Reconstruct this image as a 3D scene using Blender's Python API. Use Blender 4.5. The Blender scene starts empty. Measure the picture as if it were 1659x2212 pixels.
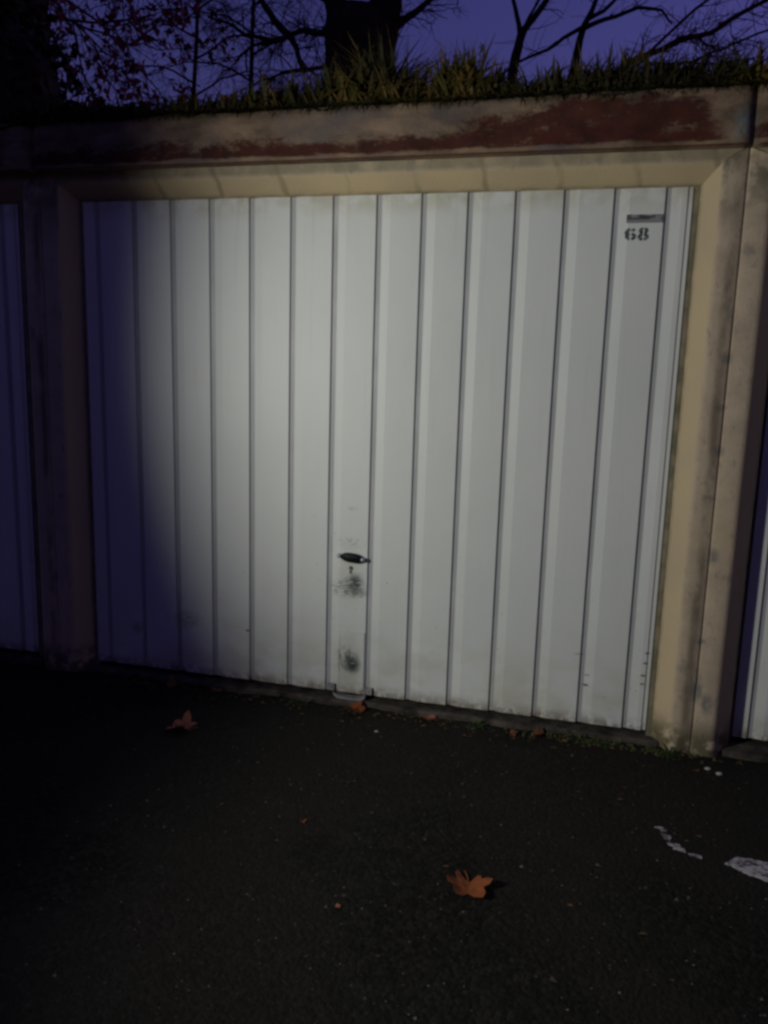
import bpy, math, random
from mathutils import Vector, Matrix, noise as mnoise
R = math.radians
random.seed(7)
scene = bpy.context.scene
col = scene.collection

# ------------------------------------------------------------------ camera
cam_d = bpy.data.cameras.new('camera'); cam = bpy.data.objects.new('camera', cam_d); col.objects.link(cam)
def cam_axes(p, w, r):
    cp, sp, cw, sw = math.cos(p), math.sin(p), math.cos(w), math.sin(w)
    fwd = Vector((-sw*cp, cw*cp, sp)); right = Vector((cw, sw, 0)); up = right.cross(fwd)
    c, s = math.cos(r), math.sin(r)
    return c*right + s*up, -s*right + c*up, fwd
ax, ay, az = cam_axes(-0.1747555775733024, 0.24810306281098624, 0.028356524677762982)
M = Matrix((ax, ay, -az)).transposed().to_4x4()
M.translation = Vector((2.118688522613293, -3.112577138870235, 1.3522930149097092))
cam.matrix_world = M
cam_d.sensor_fit = 'VERTICAL'; cam_d.sensor_height = 36; cam_d.lens = 1750.25/2212*36
cam_d.clip_start = 0.05; cam_d.clip_end = 1500
scene.camera = cam
scene.render.resolution_x = 768; scene.render.resolution_y = 1024

# ------------------------------------------------------------------ sky, lamp, exposure
w = bpy.data.worlds.new('World'); scene.world = w; w.use_nodes = True
nt = w.node_tree; nt.nodes.clear()
sky = nt.nodes.new('ShaderNodeTexSky'); sky.sky_type = 'NISHITA'; sky.sun_disc = False
sky.sun_elevation = R(1.0); sky.sun_rotation = R(50)
hsv = nt.nodes.new('ShaderNodeMix'); hsv.data_type = 'RGBA'; hsv.blend_type = 'MULTIPLY'; hsv.inputs[0].default_value = 1
hsv.inputs[7].default_value = (0.62, 0.51, 1.98, 1)          # white balance of a lamp-lit exposure at dusk
bg = nt.nodes.new('ShaderNodeBackground'); bg.inputs['Strength'].default_value = 0.10
out = nt.nodes.new('ShaderNodeOutputWorld')
nt.links.new(sky.outputs[0], hsv.inputs[6]); nt.links.new(hsv.outputs[2], bg.inputs[0]); nt.links.new(bg.outputs[0], out.inputs[0])

LAMP = Vector((-0.35, -2.90, 1.50)); AIM = Vector((3.52, 0.0, 1.38))
ld = bpy.data.lights.new('hand_lamp', 'SPOT'); ld.energy = 214; ld.color = (0.98, 1.0, 0.93)
ld.spot_size = R(88); ld.spot_blend = 0.68; ld.shadow_soft_size = 0.07
lo = bpy.data.objects.new('hand_lamp', ld); col.objects.link(lo); lo.location = LAMP
lo.rotation_euler = (AIM - LAMP).to_track_quat('-Z', 'Y').to_euler()

scene.view_settings.view_transform = 'Standard'; scene.view_settings.look = 'None'
scene.view_settings.exposure = 0.0; scene.view_settings.gamma = 1.0; scene.view_settings.use_curve_mapping = False
scene.render.engine = 'CYCLES'
scene.cycles.pixel_filter_type = 'BLACKMAN_HARRIS'; scene.cycles.filter_width = 2.9

# ------------------------------------------------------------------ helpers
class NB:
    def __init__(s, name, rough=0.8, spec=0.3, metal=0.0):
        s.m = bpy.data.materials.new(name); s.m.use_nodes = True
        s.t = s.m.node_tree; s.n = s.t.nodes; s.l = s.t.links
        s.b = s.n['Principled BSDF']; s.b.inputs['Roughness'].default_value = rough
        s.b.inputs['Specular IOR Level'].default_value = spec; s.b.inputs['Metallic'].default_value = metal
        s.geo = s.n.new('ShaderNodeNewGeometry'); s.P = s.geo.outputs['Position']
    def set(s, sock, v):
        if hasattr(v, 'links'): s.l.new(v, sock)
        elif isinstance(v, (tuple, list)): sock.default_value = tuple(v) if len(v) == len(sock.default_value) else tuple(v)+(1,)
        else: sock.default_value = v
    def math(s, op, a, b=0.0, clamp=False):
        n = s.n.new('ShaderNodeMath'); n.operation = op; n.use_clamp = clamp
        s.set(n.inputs[0], a); s.set(n.inputs[1], b); return n.outputs[0]
    def vec(s, op, a, b):
        n = s.n.new('ShaderNodeVectorMath'); n.operation = op; s.set(n.inputs[0], a); s.set(n.inputs[1], b)
        return n.outputs['Value'] if op == 'LENGTH' else n.outputs[0]
    def xyz(s):
        n = s.n.new('ShaderNodeSeparateXYZ'); s.l.new(s.P, n.inputs[0]); return n.outputs
    def noise(s, scale, detail=4, rough=0.55, stretch=None, off=(0, 0, 0), dist=0.0):
        v = s.P
        if stretch: v = s.vec('MULTIPLY', v, stretch)
        v = s.vec('ADD', v, off)
        n = s.n.new('ShaderNodeTexNoise'); s.l.new(v, n.inputs['Vector'])
        n.inputs['Scale'].default_value = scale; n.inputs['Detail'].default_value = detail
        n.inputs['Roughness'].default_value = rough; n.inputs['Distortion'].default_value = dist
        return n.outputs[0]
    def ramp(s, v, lo, hi, a=0.0, b=1.0):
        n = s.n.new('ShaderNodeMapRange'); n.interpolation_type = 'SMOOTHSTEP'; s.set(n.inputs[0], v)
        n.inputs[1].default_value = lo; n.inputs[2].default_value = hi; n.inputs[3].default_value = a; n.inputs[4].default_value = b
        return n.outputs[0]
    def mix(s, f, a, b):
        n = s.n.new('ShaderNodeMix'); n.data_type = 'RGBA'; s.set(n.inputs[0], f)
        s.set(n.inputs[6], a); s.set(n.inputs[7], b); return n.outputs[2]
    def spot(s, c, r):                          # 1 inside an ellipsoid of world radii r around c, fading to 0
        d = s.vec('SUBTRACT', s.P, c); d = s.vec('DIVIDE', d, r); L = s.vec('LENGTH', d, (0, 0, 0))
        return s.ramp(L, 1.0, 0.2)
    def bump(s, h, strength=0.3, dist=0.01):
        n = s.n.new('ShaderNodeBump'); n.inputs['Strength'].default_value = strength; n.inputs['Distance'].default_value = dist
        s.l.new(h, n.inputs['Height']); s.l.new(n.outputs[0], s.b.inputs['Normal'])
    def color(s, c): s.set(s.b.inputs['Base Color'], c); return s.m

class MB:
    def __init__(s): s.v = []; s.f = []; s.mi = []; s.cur = 0
    def add(s, vs, fs):
        o = len(s.v); s.v += [tuple(p) for p in vs]; s.f += [tuple(i+o for i in f) for f in fs]; s.mi += [s.cur]*len(fs)
    def box(s, a, b):
        x0, y0, z0 = a; x1, y1, z1 = b
        s.add([(x0,y0,z0),(x1,y0,z0),(x1,y1,z0),(x0,y1,z0),(x0,y0,z1),(x1,y0,z1),(x1,y1,z1),(x0,y1,z1)],
              [(0,3,2,1),(4,5,6,7),(0,1,5,4),(1,2,6,5),(2,3,7,6),(3,0,4,7)])
    def prism(s, poly, z0, z1, nz=1):           # poly (x,y) counterclockwise seen from above
        n = len(poly); vs = []
        for k in range(nz+1):
            z = z0+(z1-z0)*k/nz; vs += [(x, y, z) for x, y in poly]
        fs = [tuple(range(n))[::-1], tuple(range(nz*n, nz*n+n))]
        for k in range(nz):
            for i in range(n):
                j = (i+1) % n; fs.append((k*n+i, k*n+j, k*n+n+j, k*n+n+i))
        s.add(vs, fs)
    def tube(s, pts, r0, r1=None, sides=5):
        if r1 is None: r1 = r0
        pts = [Vector(p) for p in pts]; n = len(pts); vs = []; fs = []
        d0 = (pts[1]-pts[0]).normalized(); ref = Vector((0, 0, 1)) if abs(d0.z) < 0.8 else Vector((1, 0, 0))
        for i, p in enumerate(pts):
            d = (pts[min(i+1, n-1)]-pts[max(i-1, 0)]).normalized()
            a = d.cross(ref).normalized(); b = d.cross(a); t = i/(n-1)
            r = (r0[i] if isinstance(r0, (list, tuple)) else r0*(1-t)+r1*t)
            for k in range(sides):
                q = 2*math.pi*k/sides; vs.append(p+(a*math.cos(q)+b*math.sin(q))*r)
        for i in range(n-1):
            for k in range(sides):
                j = (k+1) % sides; fs.append((i*sides+k, i*sides+j, (i+1)*sides+j, (i+1)*sides+k))
        fs.append(tuple(range(sides))[::-1]); fs.append(tuple(range((n-1)*sides, n*sides)))
        s.add(vs, fs)
    def mesh(s, name, mats, smooth=False):
        me = bpy.data.meshes.new(name); me.from_pydata(s.v, [], s.f)
        for m in (mats if isinstance(mats, (list, tuple)) else [mats]): me.materials.append(m)
        if any(s.mi): me.polygons.foreach_set('material_index', s.mi)
        if smooth: me.polygons.foreach_set('use_smooth', [True]*len(s.f))
        me.update(); return me
    def build(s, name, mats, parent=None, smooth=False, loc=None):
        return link(name, s.mesh(name, mats, smooth), parent, loc)
def link(name, me, parent=None, loc=None):
    o = bpy.data.objects.new(name, me); col.objects.link(o); o.parent = parent
    if loc is not None: o.location = loc
    return o
def tag(o, label=None, cat=None, group=None, kind=None):
    if label: o['label'] = label
    if cat: o['category'] = cat
    if group: o['group'] = group
    if kind: o['kind'] = kind
    return o
def empty(name, loc=(0, 0, 0)):
    o = bpy.data.objects.new(name, None); col.objects.link(o); o.location = loc; return o
def copy_tree(o, parent=None):
    c = o.copy(); col.objects.link(c); c.parent = parent
    for ch in list(o.children): copy_tree(ch, c)
    return c
def bevel(o, wd, seg=2):
    b = o.modifiers.new('bevel', 'BEVEL'); b.width = wd; b.segments = seg; b.limit_method = 'ANGLE'; b.angle_limit = R(40)

# ------------------------------------------------------------------ materials
def mat_asphalt():
    m = NB('asphalt', 0.9, 0.12)
    n1 = m.noise(60, 5, 0.7); n2 = m.noise(1.1, 4, 0.6); n3 = m.noise(9, 4, 0.6)
    c = m.mix(m.ramp(n1, 0.35, 0.7), (0.004, 0.004, 0.0035), (0.017, 0.015, 0.011))
    c = m.mix(m.ramp(n2, 0.4, 0.65, 0, 0.6), c, (0.014, 0.016, 0.009))
    c = m.mix(m.ramp(n3, 0.55, 0.75, 0, 0.5), c, (0.024, 0.021, 0.015))
    v2 = m.n.new('ShaderNodeTexVoronoi'); m.l.new(m.P, v2.inputs['Vector']); v2.inputs['Scale'].default_value = 75
    sep = m.n.new('ShaderNodeSeparateColor'); m.l.new(v2.outputs['Color'], sep.inputs[0])
    c = m.mix(m.math('MULTIPLY', m.ramp(sep.outputs[0], 0.55, 0.95), 0.55), c, (0.027, 0.024, 0.019))
    pt = m.ramp(m.noise(0.55, 3, 0.5, None, (5, 2, 0), 0.6), 0.50, 0.53)
    c = m.mix(m.math('MULTIPLY', pt, 0.45), c, (0.022, 0.018, 0.015))
    m.l.new(m.ramp(m.noise(0.9, 3, 0.6, None, (1, 8, 0)), 0.4, 0.65, 0.75, 0.95), m.b.inputs['Roughness'])
    v = m.n.new('ShaderNodeTexVoronoi'); m.l.new(m.P, v.inputs['Vector']); v.inputs['Scale'].default_value = 130
    chips = m.math('MULTIPLY', m.ramp(v.outputs['Distance'], 0.35, 0.15), m.ramp(m.noise(45, 2), 0.56, 0.66))
    c = m.mix(m.math('MULTIPLY', chips, 0.45), c, (0.10, 0.095, 0.08))
    h = m.math('ADD', m.math('SUBTRACT', m.noise(140, 3, 0.7), m.math('MULTIPLY', v2.outputs['Distance'], 0.8)), m.math('MULTIPLY', m.noise(14, 3), 0.8))
    m.bump(h, 0.6, 0.007); return m.color(c)
def mat_door(name, tint):
    m = NB(name, 0.5, 0.35); x, y, z = m.xyz()
    c = m.mix(m.ramp(m.noise(1.3, 4, 0.6), 0.35, 0.7), tint, tuple(t*f for t, f in zip(tint, (0.93, 0.94, 0.95))))
    # beige road dirt near the bottom, in uneven clouds
    d = m.math('MULTIPLY', m.ramp(z, 0.42, 0.0), m.ramp(m.noise(4.5, 5, 0.6, (1, 1, 1.6)), 0.36, 0.66))
    c = m.mix(m.math('MULTIPLY', d, 0.55), c, (0.46, 0.42, 0.31))
    d = m.math('MULTIPLY', m.ramp(z, 1.90, 2.0), m.ramp(m.noise(9, 4, 0.6), 0.35, 0.6))
    c = m.mix(m.math('MULTIPLY', d, 0.6), c, (0.40, 0.36, 0.22))
    d = m.math('MULTIPLY', m.ramp(z, 0.06, 0.0), m.ramp(m.noise(22, 4, 0.7), 0.38, 0.55))
    c = m.mix(m.math('MULTIPLY', d, 0.7), c, (0.20, 0.17, 0.12))
    # grey band on the groove floors: shade of the folds put into the colour
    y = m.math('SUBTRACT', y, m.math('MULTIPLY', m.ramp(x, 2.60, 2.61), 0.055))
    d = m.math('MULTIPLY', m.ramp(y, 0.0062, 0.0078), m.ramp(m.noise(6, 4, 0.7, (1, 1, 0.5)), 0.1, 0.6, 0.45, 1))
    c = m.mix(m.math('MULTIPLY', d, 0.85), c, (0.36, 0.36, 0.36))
    # fine scratches
    s1 = m.ramp(m.noise(26, 3, 0.6, (1, 1, 9)), 0.72, 0.76)
    c = m.mix(m.math('MULTIPLY', s1, 0.35), c, (0.35, 0.34, 0.32))
    s1 = m.math('MULTIPLY', m.ramp(m.noise(70, 2, 0.5), 0.70, 0.74), m.ramp(z, 1.2, 0.2))
    c = m.mix(m.math('MULTIPLY', s1, 0.5), c, (0.16, 0.14, 0.11))
    # rubbed marks round the handle and the foot latch, scuffs at the right
    def smudge_or_shade(c, ctr, r, amt, colr, ns=55, lo=0.36, hi=0.6, st=(1, 1, 3)):
        k = m.math('MULTIPLY', m.spot(ctr, r), m.ramp(m.noise(ns, 4, 0.7, st), lo, hi))
        return m.mix(m.math('MULTIPLY', k, amt), c, colr)
    c = smudge_or_shade(c, (1.195, 0, 0.50), (0.085, 0.2, 0.17), 0.45, (0.38, 0.38, 0.28), 12, 0.2, 0.6)
    c = smudge_or_shade(c, (1.195, 0, 0.11), (0.075, 0.2, 0.22), 0.55, (0.40, 0.39, 0.28), 12, 0.2, 0.6)
    st = (1, 1, 3.5)
    c = smudge_or_shade(c, (1.213, 0, 0.482), (0.055, 0.2, 0.050), 1.0, (0.045, 0.06, 0.058), 34, 0.30, 0.56, st)
    c = smudge_or_shade(c, (1.190, 0, 0.452), (0.110, 0.2, 0.055), 0.95, (0.08, 0.09, 0.085), 42, 0.46, 0.60, (1, 1, 4.5))
    c = smudge_or_shade(c, (1.225, 0, 0.440), (0.060, 0.2, 0.030), 0.9, (0.07, 0.08, 0.075), 50, 0.40, 0.58, (1, 1, 4.5))
    c = smudge_or_shade(c, (1.212, 0, 0.128), (0.050, 0.2, 0.058), 1.0, (0.035, 0.05, 0.045), 30, 0.22, 0.50, (1, 1, 2.2))
    c = smudge_or_shade(c, (1.190, 0, 0.150), (0.075, 0.2, 0.070), 0.9, (0.09, 0.10, 0.095), 42, 0.42, 0.62, (1.6, 1, 1))
    c = smudge_or_shade(c, (1.195, 0, 0.648), (0.075, 0.2, 0.035), 0.6, (0.25, 0.25, 0.18), 45, 0.48, 0.6)
    c = smudge_or_shade(c, (1.20, 0, 0.79), (0.035, 0.2, 0.012), 0.5, (0.33, 0.33, 0.27), 45, 0.40, 0.6, (1, 1, 5))
    for px, pz, rx, a in [(2.162, 0.156, 0.017, 1.0), (2.165, 0.197, 0.016, 0.45), (2.382, 0.312, 0.014, 0.9), (2.378, 0.272, 0.014, 0.9),
                          (2.373, 0.222, 0.016, 0.9), (2.372, 0.188, 0.012, 0.8), (0.738, 0.223, 0.013, 1.0), (2.13, 0.28, 0.03, 0.35)]:
        c = smudge_or_shade(c, (px, 0, pz), (rx, 0.2, 0.0065), a, (0.03, 0.03, 0.03), 90, 0.2, 0.4)
    c = smudge_or_shade(c, (1.1545, 0, 0.15), (0.0035, 0.2, 0.16), 0.9, (0.10, 0.10, 0.09), 30, 0.3, 0.5)  # shade along the bolt cover's left edge, put into the colour
    c = smudge_or_shade(c, (0.45, 0, 0.24), (0.09, 0.2, 0.06), 0.5, (0.18, 0.19, 0.15), 20, 0.3, 0.6)
    c = smudge_or_shade(c, (0.20, 0, 0.18), (0.04, 0.2, 0.04), 0.6, (0.16, 0.17, 0.14), 20, 0.3, 0.6)
    rs = m.math('MULTIPLY', m.ramp(z, 0.035, 0.0), m.ramp(m.noise(38, 4, 0.7, (1, 1, 0.6), (3, 3, 3)), 0.50, 0.62))
    c = m.mix(m.math('MULTIPLY', rs, 0.75), c, (0.16, 0.07, 0.035))
    dr = m.math('MULTIPLY', m.ramp(m.noise(34, 3, 0.6, (1, 1, 0.035), (8, 0, 0)), 0.56, 0.74), m.ramp(z, 0.3, 1.9, 0.25, 1))
    c = m.mix(m.math('MULTIPLY', dr, 0.16), c, (0.36, 0.34, 0.27))
    m.bump(m.math('ADD', m.noise(2.6, 2, 0.4, (1, 1, 0.5)), m.math('ADD', m.math('MULTIPLY', m.noise(8, 3), 0.25), m.math('MULTIPLY', m.noise(160, 2), 0.02))), 0.5, 0.012)
    return m.color(c)
def mat_cream(name='cream_render', lintel=False):
    m = NB(name, 0.85, 0.2); x, y, z = m.xyz()
    cream = m.mix(m.ramp(m.noise(3, 4), 0.35, 0.65), (0.60, 0.47, 0.285), (0.54, 0.43, 0.27))
    worn = m.mix(m.ramp(m.noise(12, 5, 0.65), 0.3, 0.7), (0.46, 0.365, 0.255), (0.58, 0.46, 0.32))
    front = m.ramp(y, -0.050, -0.059)                # weathering on the outermost face
    f = m.math('MULTIPLY', front, m.ramp(m.noise(3.5, 5, 0.6, (1, 1, 0.35)), 0.22, 0.6, 0.35, 1))
    c = m.mix(f, cream, worn)
    bl = m.math('MULTIPLY', front, m.ramp(m.noise(10, 3, 0.55, (1.6, 1, 0.8), (3, 1, 2)), 0.60, 0.72))
    c = m.mix(m.math('MULTIPLY', bl, 0.6), c, (0.20, 0.195, 0.185))
    b2 = m.math('MULTIPLY', front, m.ramp(m.noise(21, 5, 0.7, (1.5, 1, 0.7), (1, 7, 2)), 0.585, 0.66))
    c = m.mix(m.math('MULTIPLY', b2, 0.4), c, (0.15, 0.15, 0.145))
    for bz, bx, rz in ((1.42, 2.55, .035), (1.10, 2.552, .03), (0.93, 2.535, .022), (0.72, 2.57, .045), (0.40, 2.56, .02), (0.22, 2.555, .10), (0.16, 2.60, .06), (1.25, 2.545, .02)):
        kb = m.math('MULTIPLY', m.spot((bx, -0.06, bz), (0.030, 0.05, rz)), m.ramp(m.noise(26, 4, 0.65), 0.34, 0.52))
        c = m.mix(m.math('MULTIPLY', kb, 0.65), c, (0.135, 0.14, 0.14))
    if lintel:
        up = m.math('MULTIPLY', m.ramp(z, 2.060, 2.078), m.ramp(m.noise(11, 5, 0.65), 0.3, 0.6, 0.5, 1))
        c = m.mix(m.math('MULTIPLY', up, 0.85), c, (0.25, 0.22, 0.155))
        # board joint stains running over the edge every quarter metre
        zz = m.math('MULTIPLY', m.math('MAXIMUM', m.math('SUBTRACT', z, 2.05), 0.0), 0.4)
        wob = m.math('MULTIPLY', m.math('SUBTRACT', m.noise(7, 3), 0.5), 0.06)
        ph = m.math('FRACT', m.math('DIVIDE', m.math('ADD', m.math('ADD', x, m.math('ADD', zz, wob)), 10.235), 0.262))
        d = m.math('ABSOLUTE', m.math('SUBTRACT', ph, 0.5))
        ln = m.math('MULTIPLY', m.ramp(d, 0.065, 0.01), m.ramp(m.noise(3.1, 3), 0.35, 0.6, 0.25, 1))
        c = m.mix(m.math('MULTIPLY', ln, 0.55), c, (0.20, 0.17, 0.10))
        lo = m.math('MULTIPLY', m.ramp(z, 2.016, 2.004), m.ramp(m.noise(15, 4), 0.3, 0.6, 0.4, 1))
        c = m.mix(m.math('MULTIPLY', lo, 0.7), c, (0.14, 0.13, 0.08))
    else:
        # brown run-off line beside the joint between two units, moss at the top and foot
        seam = m.math('MULTIPLY', m.math('MULTIPLY', m.ramp(m.math('ABSOLUTE', m.math('SUBTRACT', m.math('FRACT', m.math('DIVIDE', m.math('ADD', x, 0.1605+27.2), 2.72)), m.math('ADD', 0.9905, m.math('MULTIPLY', m.math('SUBTRACT', m.noise(3, 3), 0.5), 0.010)))), 0.010, 0.001), front),
                      m.ramp(m.noise(5, 4, 0.7, (1, 1, 0.6), (7, 0, 0)), 0.36, 0.58, 0.15, 1))
        c = m.mix(m.math('MULTIPLY', seam, 0.75), c, (0.15, 0.12, 0.085))
        top = m.math('MULTIPLY', m.ramp(z, 1.80, 2.06), m.ramp(m.noise(8, 4, 0.6), 0.35, 0.55))
        c = m.mix(m.math('MULTIPLY', m.math('MULTIPLY', top, front), 0.8), c, (0.10, 0.095, 0.06))
        ft = m.math('MULTIPLY', m.ramp(z, 0.11, 0.0), m.ramp(m.noise(14, 4, 0.6), 0.36, 0.52))
        c = m.mix(m.math('MULTIPLY', ft, 0.85), c, (0.075, 0.066, 0.028))
        edge = m.math('MULTIPLY', m.ramp(y, -0.002, 0.010), m.ramp(m.noise(18, 3), 0.3, 0.6, 0.3, 1))
        c = m.mix(m.math('MULTIPLY', edge, 0.5), c, (0.22, 0.21, 0.12))
    m.bump(m.math('ADD', m.noise(90, 4, 0.7), m.noise(9, 4, 0.6)), 0.35, 0.006)
    return m.color(c)
def mat_fascia():
    m = NB('weathered_fascia_paint', 0.88, 0.15); x, y, z = m.xyz()
    conc = m.mix(m.ramp(m.noise(8, 6, 0.65, (0.6, 1, 1.5)), 0.3, 0.7), (0.10, 0.070, 0.046), (0.30, 0.205, 0.13))
    conc = m.mix(m.ramp(m.noise(3, 4, 0.6, None, (4, 0, 9)), 0.45, 0.7, 0, 0.7), conc, (0.13, 0.11, 0.11))
    red = m.mix(m.ramp(m.noise(10, 5, 0.65), 0.3, 0.75), (0.036, 0.009, 0.007), (0.085, 0.018, 0.013))
    # red paint left: low band on the left and middle, nearly the whole height on the right
    lvl = m.ramp(m.math('FRACT', m.math('DIVIDE', m.math('ADD', x, 0.1605+27.2), 2.72)), 0.60, 0.82, 2.172, 2.270)
    n = m.math('MULTIPLY', m.math('SUBTRACT', m.noise(8, 8, 0.75, (0.6, 1, 1.1)), 0.5), 0.26)
    r = m.math('SUBTRACT', lvl, m.math('ADD', z, n)); r = m.ramp(r, -0.016, 0.020)
    n2 = m.math('MULTIPLY', m.math('SUBTRACT', m.noise(9, 5, 0.65, (0.5, 1, 1), (2, 2, 2)), 0.5), 0.06)
    lowr = m.ramp(m.math('ADD', z, n2), 2.117, 2.127)
    rightend = m.ramp(m.math('ADD', m.math('FRACT', m.math('DIVIDE', m.math('ADD', x, 0.1605+27.2), 2.72)), m.math('MULTIPLY', n, 0.3)), 0.965, 0.945)
    r = m.math('MULTIPLY', m.math('MULTIPLY', r, lowr), rightend)
    r = m.math('MULTIPLY', r, m.ramp(m.noise(17, 6, 0.7, (0.6, 1, 1.4), (5, 5, 5)), 0.66, 0.56, 0.45, 1))
    lip = m.math('MULTIPLY', m.ramp(z, 2.1095, 2.107), m.ramp(y, -0.100, -0.108))
    c = m.mix(m.math('MULTIPLY', r, 0.92), conc, red)
    c = m.mix(m.math('MULTIPLY', lip, 0.75), c, (0.10, 0.022, 0.018))
    mo = m.math('MULTIPLY', m.ramp(z, 2.25, 2.30), m.ramp(m.noise(9, 5, 0.6), 0.40, 0.56))
    c = m.mix(m.math('MULTIPLY', mo, 0.8), c, (0.05, 0.048, 0.03))
    le = m.spot((2.53, -0.12, 2.16), (0.06, 0.3, 0.085)); c = m.mix(m.math('MULTIPLY', m.math('MULTIPLY', le, m.ramp(m.noise(20, 4), 0.35, 0.6)), 0.8), c, (0.20, 0.24, 0.22))
    m.bump(m.math('ADD', m.math('MULTIPLY', r, 0.4), m.math('ADD', m.noise(55, 5, 0.7), m.noise(8, 4))), 0.55, 0.008)
    return m.color(c)
def mat_simple(name, c1, c2, scale=8, rough=0.85, spec=0.2, metal=0, b=0.3, bd=0.005, st=None):
    m = NB(name, rough, spec, metal); c = m.mix(m.ramp(m.noise(scale, 5, 0.6, st), 0.3, 0.7), c1, c2)
    if b: m.bump(m.noise(scale*5, 4, 0.7, st), b, bd)
    return m.color(c)
def mat_random(name, cols, rough=0.75, spec=0.2, scale=6):
    m = NB(name, rough, spec); c = m.mix(m.geo.outputs['Random Per Island'], cols[0], cols[1])
    c = m.mix(m.ramp(m.noise(scale, 3), 0.4, 0.6), c, cols[2]); return m.color(c)

ASPH = mat_asphalt()
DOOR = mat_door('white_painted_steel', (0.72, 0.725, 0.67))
CREAM = mat_cream(); LINT = mat_cream('cream_render_lintel', True); FASC = mat_fascia()
ROOF = mat_simple('bitumen_roof', (0.03, 0.03, 0.03), (0.06, 0.055, 0.05))
INNER = mat_simple('bare_concrete', (0.16, 0.15, 0.13), (0.24, 0.22, 0.19))
FRAME = mat_simple('aged_steel_frame', (0.16, 0.145, 0.09), (0.34, 0.28, 0.18), 14, 0.7)
SLAB = mat_simple('threshold_concrete', (0.025, 0.022, 0.017), (0.115, 0.095, 0.075), 13, 0.9, 0.2, 0, 0.8, 0.01)
BLACK = mat_simple('black_plastic', (0.006, 0.006, 0.008), (0.012, 0.012, 0.013), 20, 0.55, 0.2, 0, 0)
CHROME = mat_simple('worn_bright_metal', (0.35, 0.34, 0.36), (0.5, 0.5, 0.5), 40, 0.4, 0.5, 0.7, 0.1)
GALV = mat_simple('galvanised_latch', (0.26, 0.25, 0.25), (0.42, 0.41, 0.38), 30, 0.55, 0.4, 0.25, 0.3)
mp = NB('faded_name_plate', 0.55, 0.4, 0.15)
k = mp.math('MULTIPLY', mp.ramp(mp.noise(22, 3, 0.6, (1, 1, 2), (1.3, 0, 0)), 0.44, 0.60), mp.ramp(mp.xyz()[2], 1.888, 1.899))
PLATE = mp.color(mp.mix(mp.math('MULTIPLY', k, 0.9), (0.27, 0.265, 0.265), (0.04, 0.038, 0.04)))
mk = NB('stencil_paint', 0.7, 0.2)
DIGIT = mk.color(mk.mix(mk.ramp(mk.noise(90, 4, 0.6), 0.44, 0.68), (0.045, 0.048, 0.05), (0.30, 0.30, 0.30)))
BARK = mat_simple('dark_bark', (0.025, 0.018, 0.015), (0.05, 0.035, 0.028), 10, 0.95, 0.1, 0, 0.8, 0.03)
TWIG = mat_simple('twig_bark', (0.06, 0.022, 0.026), (0.09, 0.035, 0.035), 10, 0.95, 0.1, 0, 0)
LEAFR = mat_random('dark_red_leaves', ((0.38, 0.09, 0.11), (0.20, 0.11, 0.12), (0.28, 0.06, 0.08)))
IVYM = mat_random('dark_ivy_leaves', ((0.02, 0.035, 0.015), (0.04, 0.03, 0.018), (0.015, 0.025, 0.012)), 0.6)
GRASSM = mat_random('dusk_grass_blades', ((0.036, 0.048, 0.012), (0.125, 0.072, 0.020), (0.034, 0.030, 0.012)), 0.8, 0.15, 4)
MOSSM = mat_simple('moss_and_soil', (0.018, 0.022, 0.010), (0.06, 0.05, 0.025), 16, 0.95, 0.1, 0, 0.9, 0.02)
DRYM = mat_simple('dry_brown_leaf', (0.10, 0.040, 0.018), (0.19, 0.080, 0.03), 25, 0.7, 0.25, 0, 0.3)
DRY2 = mat_simple('orange_fallen_leaf', (0.13, 0.036, 0.010), (0.29, 0.080, 0.020), 18, 0.7, 0.25, 0, 0.3)
DRYR = mat_simple('reddish_fallen_leaf', (0.20, 0.070, 0.045), (0.30, 0.11, 0.065), 18, 0.7, 0.25, 0, 0.3)
WEEDM = mat_random('weed_leaves', ((0.06, 0.10, 0.025), (0.09, 0.11, 0.03), (0.035, 0.06, 0.018)))
mw = NB('worn_white_road_paint', 0.8, 0.2)
WPAINT = mw.color(mw.mix(mw.ramp(mw.noise(60, 6, 0.8, (0.5, 1, 1)), 0.46, 0.60), (0.50, 0.45, 0.45), (0.035, 0.032, 0.03)))
STONE = mat_simple('pale_stone', (0.35, 0.32, 0.30), (0.55, 0.5, 0.47), 60, 0.8, 0.3, 0, 0.2)
GRAV = mat_random('gravel_chips', ((0.03, 0.03, 0.028), (0.14, 0.125, 0.11), (0.05, 0.045, 0.04)), 0.8, 0.3, 20)

# ------------------------------------------------------------------ ground
GZ = -0.045
def ground_z(x, y):
    return GZ + 0.006*mnoise.noise(Vector((x*1.6, y*1.6, 0))) + 0.003*mnoise.noise(Vector((x*7, y*7, 3)))
g = MB()
xs = [-300, -60, -15, -6, -3.5] + [-3+0.08*i for i in range(113)] + [6.6, 9, 18, 60, 300]
ys = [-300, -60, -15, -6, -3.6] + [-3.2+0.08*i for i in range(41)] + [0.4, 3, 6, 15, 60, 300]
vs = [(x, y, ground_z(x, y) if (-3.2 < x < 6.2 and -3.4 < y < 0.2) else GZ) for y in ys for x in xs]
nx = len(xs)
g.add(vs, [(j*nx+i, j*nx+i+1, (j+1)*nx+i+1, (j+1)*nx+i) for j in range(len(ys)-1) for i in range(nx-1)])
tag(g.build('ground', ASPH, smooth=True), kind='structure')

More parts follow.
